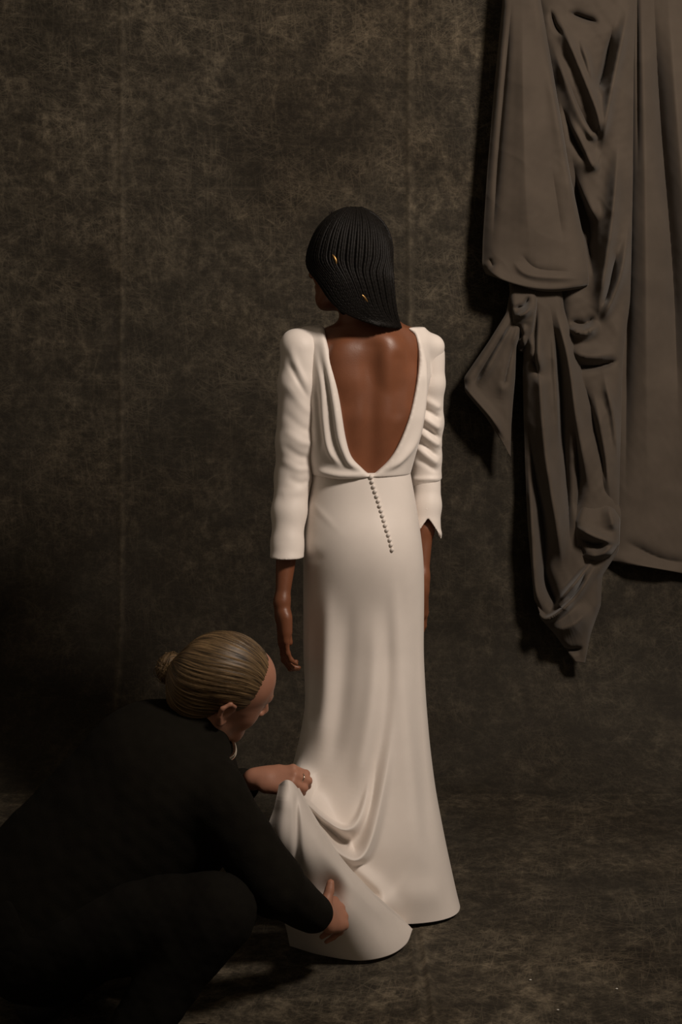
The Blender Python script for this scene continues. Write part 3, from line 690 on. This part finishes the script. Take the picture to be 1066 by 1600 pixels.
for j in range(26):                      # flyaway wisps at the crown and the loose braid ends
    a = RNG.uniform(510, 580); p0 = np.array((a, 333+((a-545)/12)**2*.25)); p1 = p0+np.array((RNG.uniform(-7, 7), RNG.uniform(-12, -2)))
    bag.tube([P(*p0, 3.63), P(*(p0*.5+p1*.5), 3.63), P(*p1, 3.63)], .0008, 4)
br = bag.build('braids', M['braid']); br['kind'] = 'stuff'; adopt(br, hair)
for (a, b, c, d) in (((519, 397), (522, 401), (525, 407), (526, 414)), ((565, 460), (568, 463), (572, 468), (576, 474))):
    q = curve_pts([a, b, c, d], 12); bg = Bag()
    bg.tube([P(x_, y_, hair_y(x_, y_)-.0175) for x_, y_ in q],   .0033*np.sin(np.linspace(.35, 2.8, 12)), 8)
    o = adopt(bg.build('hair_cuff', M['gold']), hair); o['label'] = 'small gold glinting hair cuff among the black braids'

# ================================================================== the crouching woman
helper = thing('person', 'crouching fair woman in black clothes with a blond bun, gathering the hem of the gown', 'person', (P(150, 1600, 3.0)[0], 3.0, 0))
ch = P(350, 1074, 3.10); CR = frame((.83, .42, -.36), (.30, -.40, .87))
nb_ = P(288, 1158, 3.10)
pel, che = P(62, 1424, 3.06), P(262, 1232, 3.10)
lat = nrm(np.cross(che-pel, (0, 0, 1))); lat = lat if lat[1] < 0 else -lat      # towards the lens
shr, shl = P(338, 1250, 2.97), P(312, 1202, 3.26)
elr, wrr = P(428, 1384, 2.98), P(494, 1429, 3.12)
ell_, wrl = P(330, 1262, 3.34), P(401, 1215, 3.245)
hipr, hipl = P(60, 1462, 2.98), P(60, 1455, 3.16)
knr, knl = P(338, 1428, 2.86), P(300, 1400, 3.20)
anr, anl = np.array((P(212, 1600, 2.84)[0], 2.84, .07)), P(75, 1540, 3.0)
torso = [cone(pel+lat*.05, che+lat*.05, .150, .140, .05), cone(pel-lat*.05, che-lat*.05, .150, .140, .05),
         cone(che+lat*.02, nb_+(-.0, 0, -.02),   .125, .062, .06), cone(nb_+(0, 0, -.025), shr, .05, .05, .03), cone(nb_, shl, .062, .052, .04),
         cone(P(95, 1372, 3.06), P(232, 1212, 3.08), .152, .145, .06), ell(P(290, 1290, 3.10), (.10, .14, .12), None, .06)]
armr = [cone(shr, elr, .060, .046, .03), cone(elr, wrr, .045, .030, .02)]
arml = [cone(shl, ell_, .058, .045, .03), cone(ell_, wrl, .036, .0205, .02)]
legr = [cone(hipr, knr, .105, .064, .04), cone(knr, anr, .062, .042, .02)]
legl = [cone(hipl, knl, .105, .066, .04), cone(knl, anl, .050, .036, .02)]
nk = [cone(nb_+(-.01, 0, -.02), ch+CR@np.array((0, -.025, -.05)), .060, .054, .03)]
feet = []
for an, dr in ((anr, (.12, .02)), (anl, (.03, .10))):
    feet += [cone(an, an+(0, 0, -.035), .026, .026, .02), cone(an+(-.01, 0, -.035), (an[0]+dr[0]*.8, an[1]+dr[1]*.8, .038), .026, .022, .02)]
# far hand: a closed grip on the lifted corner; near hand: thumb up, fingers hooked round the hem
FH = frame((.93, -.10, .02), (-.15, -.72, .68))
fh, ftips = hand_prims(P(405, 1216, 3.235), FH, [(.75, .95, .5), (.75, 1.0, .5), (.8, 1.05, .5), (.85, 1.1, .5)], splay=(.02, .01, -.01, -.02), flip=-1, fat=1.16, s=.86,
                       thumb=[(.022, .022, -.012), (.036, .052, -.034), (.022, .078, -.052), (.004, .092, -.058)])
FPROX = list(PROX)
NH = frame((.45, .86, -.24), (.72, -.20, .66))
nh, ntips = hand_prims(P(504, 1432, 3.13), NH, [(1.1, .6, .25), (.95, .65, .3), (.9, .65, .3), (.9, .7, .3)], splay=(.08, .02, -.03, -.08), flip=-1,
                       thumb=[(.018, .020, .004), (.030, .034, .014), (.042, .040, .026), (.054, .043, .036)])
slim = lambda ps, d: [dict(p, ra=p['ra']-d, rb=p['rb']-d) if p['t'] == 'c' else dict(p, r=p['r']-d) for p in ps]
skin = slim(torso, .018)+armr+arml+slim(legr+legl, .016)+nk+feet+head_prims(ch, CR)+fh+nh
V, F = implicit(skin, .0036)
b2 = adopt(mesh_obj('body', V, F, M['skin_fair']), helper)

def wrinkle(V, F, amp, sc, seed):
    n = normals(V, F); x, y = meas(V); return V+n*(amp*fnoise(x/sc, y/sc, seed, 4))[:, None]
swp = [dict(p, k=max(p['k'], .03)) for p in torso]
u_r = nrm(wrr-elr); u_l = nrm(wrl-ell_)
swp += [cone(shr, elr, .062, .054, .03), cone(elr, wrr-u_r*.012, .054, .037, .02), cone(shl, ell_, .055, .05, .03), cone(ell_, wrl-u_l*.045, .050, .031, .02)]
swp += [cone(nb_+(-.01, 0, -.02), nb_+(ch-nb_)*.30, .062, .060, .02)]
V, F = implicit(swp, .0045, off=.006, smooth=3)
V = wrinkle(V, F, .003, 26, 11)
adopt(mesh_obj('sweater', V, F, M['black']), helper)
V, F = implicit([cone(pel+lat*.05, pel+lat*.05+(.05, 0, 0), .150, .14, .05), cone(pel-lat*.05, pel-lat*.05+(.05, 0, 0), .150, .14, .05)]+
                [cone(hipr, knr, .108, .070, .04), cone(knr, anr, .068, .050, .02), cone(hipl, knl, .108, .070, .04), cone(knl, anl, .056, .042, .02)], .005, off=.006, smooth=3)
adopt(mesh_obj('trousers', wrinkle(V, F, .0025, 18, 12), F, M['denim']), helper)
for an, dr in ((anr, (.13, .02)), (anl, (.03, .11))):
    V, F = implicit([cone(an+(-.005, 0, 0), an+(-.005, 0, -.03), .043, .042, .02), cone(an+(-.03, 0, -.04), (an[0]+dr[0], an[1]+dr[1], .036), .038, .036, .02)], .004,
                    post=lambda D, ax: np.maximum(D, .002-ax[2][None, None, :]))
    adopt(mesh_obj('shoe', V, F, M['shoe']), helper)

# hair pulled back into a bun
bun = P(266, 1045, 3.10)
capR = np.array((.082, .104, .092)); cc = ch+CR@np.array((0, -.018, .036))
cp = [ell(cc, capR, CR, .02), cone(ch+CR@np.array((0, -.080, .0)), bun, .045, .018, .04), ell(ch+CR@np.array((0, -.055, -.035)), np.array((.064, .057, .065)), CR, .03),
      dict(ell(ch+CR@np.array((0, .125, -.045)), np.array((.084, .085, .112)), CR, .016), op='-'),
      dict(ell(ch+CR@np.array((.085, .02, -.055)), np.array((.03, .055, .055)), CR, .014), op='-'),
      dict(ell(ch+CR@np.array((-.085, .02, -.055)), np.array((.03, .055, .055)), CR, .014), op='-')]
def combed(name, V, F, c, axis, amp, parent, fq=1.0):    # combed locks: grooves and streaks running towards the axis
    axis = nrm(axis); u1 = nrm(np.cross(axis, (0, 0, 1))); u2 = np.cross(axis, u1)
    q = V-c; ang = np.arctan2(q@u1, q@u2); pol = np.arccos(np.clip((q@axis)/np.linalg.norm(q, axis=1), -1, 1))
    ang2 = ang+.10*np.sin(pol*2.2+ang*2)
    g = np.abs(np.sin(ang2*19*fq+1.5*np.sin(ang*7)))**.6+.6*np.abs(np.sin(ang2*43*fq+2*np.sin(ang*5+pol)))
    V = V+normals(V, F)*(amp*(g-.8))[:, None]
    o = mesh_obj(name, V, F, M['combed'])
    uv = o.data.uv_layers.new(name='strand'); li = np.zeros(len(o.data.loops), np.int32); o.data.loops.foreach_get('vertex_index', li)
    uv.data.foreach_set('uv', np.stack([ang2[li], pol[li]], 1).astype(np.float32).ravel())
    return adopt(o, parent)
V, F = implicit(cp, .0024)
bh = combed('hair', V, F, ch+CR@np.array((0, -.02, .02)), bun-ch, .0016, helper)
V, F = implicit([ell(bun, (.030, .032, .033), None, .01), dict(ell(bun+CR@np.array((.02, -.034, .014)), (.010, .010, .010), None, .012), op='-')], .0022)
bunm = combed('bun', V, F, bun, CR@np.array((.5, -.85, .35)), .0022, bh, .6)
bag = Bag()
for i in range(14):                       # loose hairs round the bun and the nape
    d = nrm(RNG.normal(0, 1, 3)); t1 = nrm(np.cross(d, RNG.normal(0, 1, 3)))
    bag.tube([bun+.0335*(d*math.cos(t)+t1*math.sin(t))*(1+.10*t) for t in np.linspace(0, 1.3, 10)], .0007, 4)
o = bag.build('loose_hairs', M['blonde']); o['kind'] = 'stuff'; adopt(o, bunm)
for sx in (-1, 1):
    bag = Bag(); bag.tube([ch+CR@np.array(p) for p in ((sx*.014, .0975, .030), (sx*.03, .0965, .036), (sx*.046, .084, .031))], .0032*np.array((.8, 1, .5)), 6)
    adopt(bag.build('eyebrow', M['blonde']), b2)
nc_ = P(320, 1151, 3.07); bag = Bag(); tt = np.linspace(0, 2*math.pi, 60); axn = nrm((.50, -.22, .84)); e1 = nrm(np.cross(axn, (0, 1, 0))); e2 = np.cross(axn, e1)
bag.tube([nc_+.073*(e1*math.cos(t)+e2*math.sin(t)) for t in tt], .0052, 10)
o = adopt(bag.build('necklace', M['silver']), helper); o['label'] = 'thick polished silver collar ring at the neckline'
bag = Bag(); kn_c, axn, rr_ = FPROX[1]; e1 = nrm(np.cross(axn, (0, 1, 0))); e2 = np.cross(axn, e1)
bag.tube([kn_c+(rr_+.0004)*(e1*math.cos(t)+e2*math.sin(t)) for t in tt], .0014, 8)
o = adopt(bag.build('finger_ring', M['silver']), helper); o['label'] = 'silver ring on a finger'

# ================================================================== draped cloth on the wall
def panel(name, tab, depth, ridges, parent, ncol=130, nrow=220, roll=.03, wr=.0015, seed=1, sm=6, belly=0.0, amp=1.45):
    """tab rows: t, left x, left y, right x, right y (measured), optional stand-off."""
    T = lerp_tab(tab, nrow, sm)
    s = np.linspace(0, 1, ncol)[None, :]
    X = T[:, 0:1]*(1-s)+T[:, 2:3]*s; Y = T[:, 1:2]*(1-s)+T[:, 3:4]*s+belly*np.sin(np.pi*s)*np.linspace(0, 1, nrow)[:, None]**4
    e = np.minimum(s, 1-s)
    D = depth-roll*np.exp(-(e/.07)**1.4)+(T[:, 4:5] if T.shape[1] > 4 else 0)
    D = np.broadcast_to(D, X.shape).copy()
    wid = np.clip((T[:, 2:3]-T[:, 0:1])/90, .25, 1)
    D = depth-roll*wid*np.exp(-(e/.07)**1.4)+(T[:, 4:5] if T.shape[1] > 4 else 0)
    for r in ridges: D = D+ridge(X, Y, [(a, b, h*amp, w_*.9) for a, b, h, w_ in r[0]], 1.35, r[2] if len(r) > 2 else 0, .3)
    D = D+wr*fnoise(X/13, Y/17, seed, 4)+1.3*wr*(1-np.abs(fnoise(X/30, Y/24, seed+50, 3)))**2
    D = np.maximum(D, .006); Yd = WALL_Y-D
    V = np.stack([(X-CXP)/FPX*Yd, Yd, CAMZ-(Y-YH)/FPX*Yd], -1).reshape(-1, 3)
    o = adopt(mesh_obj(name, V, grid_faces(nrow, ncol), M['drape']), parent)
    sd = o.modifiers.new('thick', 'SOLIDIFY'); sd.thickness = .003; sd.offset = -1
    return o
def R_(*pts, p=2, s=0): return (list(pts), p, s)
long_ = thing('hanging_cloth', 'long smooth brown-grey cloth hanging at the right edge with a curved hem', 'cloth', tuple(P(1030, 890, WALL_Y-.05)))
panel('cloth_panel', [(0, 968, -60, 1160, -60), (.25, 966, 180, 1160, 180), (.6, 970, 500, 1160, 500), (.88, 962, 790, 1160, 800), (.96, 948, 850, 1160, 885), (1, 930, 872, 1160, 912)], .045, [
    R_((1000, -60, .03, 10), (1006, 150, .045, 16), (1010, 400, .05, 22), (1012, 840, .05, 26)),
    R_((984, -60, -.03, 6), (981, 200, -.04, 8), (980, 500, -.04, 9), (978, 800, -.03, 9)),
    R_((1018, -60, -.02, 6), (1032, 180, -.045, 10), (1052, 430, -.05, 14), (1062, 700, -.03, 18)),
    R_((1040, -60, .03, 9), (1060, 200, .045, 20), (1085, 500, .05, 26), (1090, 850, .04, 30)),
    R_((996, -60, -.015, 3), (997, 120, -.012, 3), (998, 300, -.004, 4)),
    R_((950, 868, .03, 8), (1010, 886, .035, 8), (1070, 900, .03, 9)), R_((970, 842, -.02, 8), (1030, 872, -.02, 7), (1080, 880, -.015, 7))], long_, 150, 260, .02, .0012, 3, amp=1.1)
bundle = thing('hanging_cloth', 'rumpled brown-grey cloth bunched and tied into a hanging bundle on the backdrop', 'cloth', tuple(P(870, 1040, WALL_Y-.05)))
panel('swagged_folds', [(0, 830, -60, 992, -60), (.2, 850, 80, 990, 80), (.45, 880, 300, 988, 300), (.65, 880, 470, 984, 470), (.75, 880, 560, 972, 560), (.9, 900, 720, 968, 700), (1, 930, 830, 966, 830)], .10, [
    R_((870, 20, .03, 9), (900, 90, .035, 9), (935, 180, .04, 9), (934, 222, .02, 8)),
    R_((862, 66, .03, 9), (890, 140, .035, 9), (920, 205, .035, 10), (938, 218, .02, 9)),
    R_((878, 105, -.02, 6), (905, 170, -.025, 6), (928, 212, -.02, 6)),
    R_((985, 0, .03, 9), (968, 80, .035, 10), (950, 170, .04, 11), (940, 240, .04, 11)),
    R_((893, 240, -.045, 9), (912, 340, -.06, 12), (930, 440, -.05, 10)), R_((958, 40, -.03, 6), (944, 110, -.035, 7), (930, 150, -.02, 6)),
    R_((880, 170, .02, 9), (905, 215, .03, 9), (925, 255, .03, 9), (940, 262, .02, 9)),
    R_((876, 160, -.02, 5), (900, 220, -.03, 7), (925, 262, -.03, 7)),
    R_((896, 260, .02, 9), (916, 310, .03, 10), (938, 350, .03, 10)),
    R_((892, 280, -.02, 6), (915, 340, -.035, 10), (928, 390, -.03, 9)),
    R_((968, 200, .03, 10), (958, 330, .04, 12), (944, 430, .04, 11), (934, 500, .03, 9)),
    R_((985, 330, .02, 8), (972, 420, .03, 9), (955, 470, .03, 9), (938, 505, .03, 8)),
    R_((964, 390, -.03, 5), (952, 450, -.03, 5), (942, 480, -.02, 5)),
    R_((886, 512, .03, 7), (912, 520, .04, 8), (938, 506, .035, 8)),
    R_((888, 500, -.03, 6), (912, 506, -.02, 6), (932, 494, -.02, 6)), R_((886, 545, .02, 12), (920, 556, .03, 10), (964, 552, .02, 8)),
    R_((890, 572, -.03, 6), (930, 572, -.035, 5), (970, 562, -.02, 5)),
    R_((912, 590, -.02, 5), (930, 680, -.03, 6), (950, 760, -.02, 6)), R_((942, 580, .015, 6), (958, 650, .02, 7), (964, 720, .012, 6)),
    R_((860, 14, -.02, 4), (868, 40, -.025, 4), (882, 58, -.015, 4)), R_((885, 18, -.02, 5), (912, 28, -.03, 5), (938, 36, -.02, 4)), R_((905, 60, .02, 6), (918, 95, .025, 7), (924, 130, .015, 6)),
    R_((925, 600, .02, 14), (945, 700, .03, 14), (955, 800, .02, 12))], bundle, 170, 320, .03, .004, 5, amp=1.8)
panel('hanging_tail', [(0, 822, 440, 876, 440), (.06, 824, 470, 880, 480), (.2, 818, 580, 908, 580), (.4, 821, 720, 938, 700), (.55, 826, 820, 970, 800), (.66, 832, 890, 966, 860), (.75, 836, 935, 940, 900), (.86, 846, 966, 938, 945), (.94, 868, 990, 922, 990), (1, 899, 1034, 913, 1036)], .13, [
    R_((842, 460, .02, 8), (842, 560, .035, 11), (852, 700, .04, 13), (872, 830, .045, 13), (880, 900, .03, 12)),
    R_((858, 470, -.02, 5), (874, 570, -.035, 7), (880, 680, -.045, 8), (888, 790, -.04, 8), (892, 880, -.03, 7)),
    R_((866, 476, .02, 6), (888, 560, .03, 8), (905, 680, .035, 11), (925, 780, .03, 14)),
    R_((898, 640, -.02, 6), (905, 740, -.035, 9), (900, 820, -.03, 8)),
    R_((824, 640, -.02, 5), (836, 740, -.04, 7), (850, 830, -.045, 8), (852, 900, -.04, 8), (860, 950, -.02, 7)),
    R_((826, 700, .02, 7), (832, 830, .03, 8), (838, 920, .03, 8), (852, 960, .03, 8)),
    R_((834, 925, .03, 5), (842, 955, .04, 5), (855, 967, .045, 5), (880, 952, .04, 5), (910, 918, .03, 6), (936, 876, .02, 6), s=.4),
    R_((848, 880, -.03, 7), (860, 922, -.06, 9), (868, 940, -.06, 8), (874, 948, -.03, 6)), R_((930, 872, .03, 6), (900, 910, .045, 6), (874, 940, .04, 6), (868, 950, .02, 5), s=-.4),
    R_((918, 884, -.02, 4), (900, 925, -.03, 5), (884, 945, -.02, 5)), R_((856, 985, .02, 14), (893, 977, .045, 20), (926, 950, .03, 16)),
    R_((866, 1000, -.03, 4), (890, 1015, -.035, 4), (914, 1012, -.02, 4)), R_((862, 500, .01, 4), (868, 600, .015, 5), (872, 700, .012, 5)),
    R_((840, 480, -.012, 3), (836, 540, -.02, 4), (842, 600, -.012, 4)),
    R_((830, 555, -.02, 8), (850, 600, -.015, 7)), R_((826, 520, .02, 9), (846, 580, .018, 9))], bundle, 150, 320, .04, .003, 8, amp=1.75)
panel('bulging_fold', [(0, 920, 765, 938, 765, -.06), (.3, 898, 815, 968, 810, -.005), (.6, 900, 836, 967, 850, .01), (.85, 903, 860, 955, 866, 0), (1, 908, 872, 938, 876, -.03)], .155, [
    R_((900, 822, .03, 7), (930, 838, .035, 7), (966, 850, .03, 7)), R_((902, 840, -.02, 6), (930, 850, -.03, 6), (950, 845, -.015, 5)),
    R_((910, 868, .025, 7), (940, 866, .03, 8), (962, 848, .02, 8)), R_((906, 850, -.02, 4), (914, 868, -.02, 4)), R_((950, 790, .02, 12), (960, 830, .02, 10))], bundle, 90, 90, .05, .002, 13, 4)
panel('corner_flare', [(0, 798, 455, 826, 452), (.12, 792, 490, 822, 492), (.3, 764, 535, 806, 540), (.55, 726, 590, 804, 590), (.68, 728, 612, 801, 625), (.85, 760, 650, 798, 668), (1, 786, 690, 797, 714)], .13, [
    R_((806, 500, .02, 6), (775, 550, .04, 9), (744, 610, .03, 9)), R_((800, 500, -.02, 4), (765, 560, -.035, 6), (738, 605, -.03, 6)),
    R_((812, 500, .02, 6), (796, 560, .03, 9), (780, 630, .03, 13)), R_((806, 520, -.03, 4), (792, 580, -.03, 6), (786, 610, -.02, 6)),
    R_((724, 600, .03, 6), (738, 618, .03, 7), (770, 655, .03, 7), (792, 690, .02, 6))], bundle, 100, 140, .03, .002, 17, 4)
panel('knot', [(0, 796, 440, 838, 440, -.03), (.4, 800, 475, 838, 478, .01), (.7, 803, 500, 834, 502, .005), (1, 812, 548, 826, 552, -.06)], .155, [
    R_((804, 496, .02, 5), (820, 490, .03, 6), (834, 476, .02, 6)), R_((802, 482, -.02, 4), (818, 478, -.03, 4), (828, 462, -.02, 4)), R_((808, 505, -.02, 4), (816, 530, -.03, 5)), R_((820, 505, .02, 6), (818, 545, .02, 6))], bundle, 60, 90, .045, .002, 21, 3)
panel('folded_flap', [(0, 788, -60, 836, -60, -.03), (.12, 786, 10, 844, 0, 0), (.3, 774, 130, 866, 130, 0), (.55, 762, 270, 890, 275, 0), (.8, 755, 375, 914, 385, .01), (.9, 754, 412, 918, 425, .02), (.96, 760, 428, 919, 444, .015), (1, 772, 426, 914, 448, -.02)], .155, [
    R_((800, 0, -.02, 4), (790, 120, -.02, 5), (778, 260, -.02, 6), (770, 390, -.015, 7)),
    R_((816, 0, .02, 12), (818, 150, .03, 24), (822, 300, .03, 34), (830, 420, .03, 44)),
    R_((850, 60, .02, 6), (868, 170, .025, 8), (886, 275, .025, 9), (908, 390, .02, 9)),
    R_((862, 260, -.008, 6), (880, 380, -.008, 8)),
    R_((756, 416, .025, 8), (790, 438, .025, 9), (850, 458, .025, 9), (914, 450, .02, 8)),
    R_((800, 408, .010, 5), (830, 430, .012, 6), (916, 436, .008, 6)), R_((812, 395, -.008, 5), (840, 420, -.008, 5), (900, 425, -.006, 5)),
    R_((765, 402, -.008, 4), (772, 420, -.010, 5))], bundle, 150, 260, .05, .0014, 25, 5, belly=16)

# ------------------------------------------------------------------ flecks of lint on the floor
for a, b, l in ((829, 1534, 'bright fleck of white lint on the floor right of the gown'), (964, 1548, 'fleck of white lint farthest right on the floor'), (872, 1581, 'fleck of white lint nearest the bottom edge of the floor')):
    Yd = FPX*CAMZ/(b-YH); Vv, Fv = ball(np.array((0, 0, 0)), .0022, .8, 7)
    o = mesh_obj('lint_fleck', Vv*np.array((1.5, .8, .7)), Fv, M['lint']); o.location = (*P(a, b, Yd)[:2], .0045)
    o['label'] = l; o['category'] = 'lint'; o['group'] = 'white lint flecks on the floor'
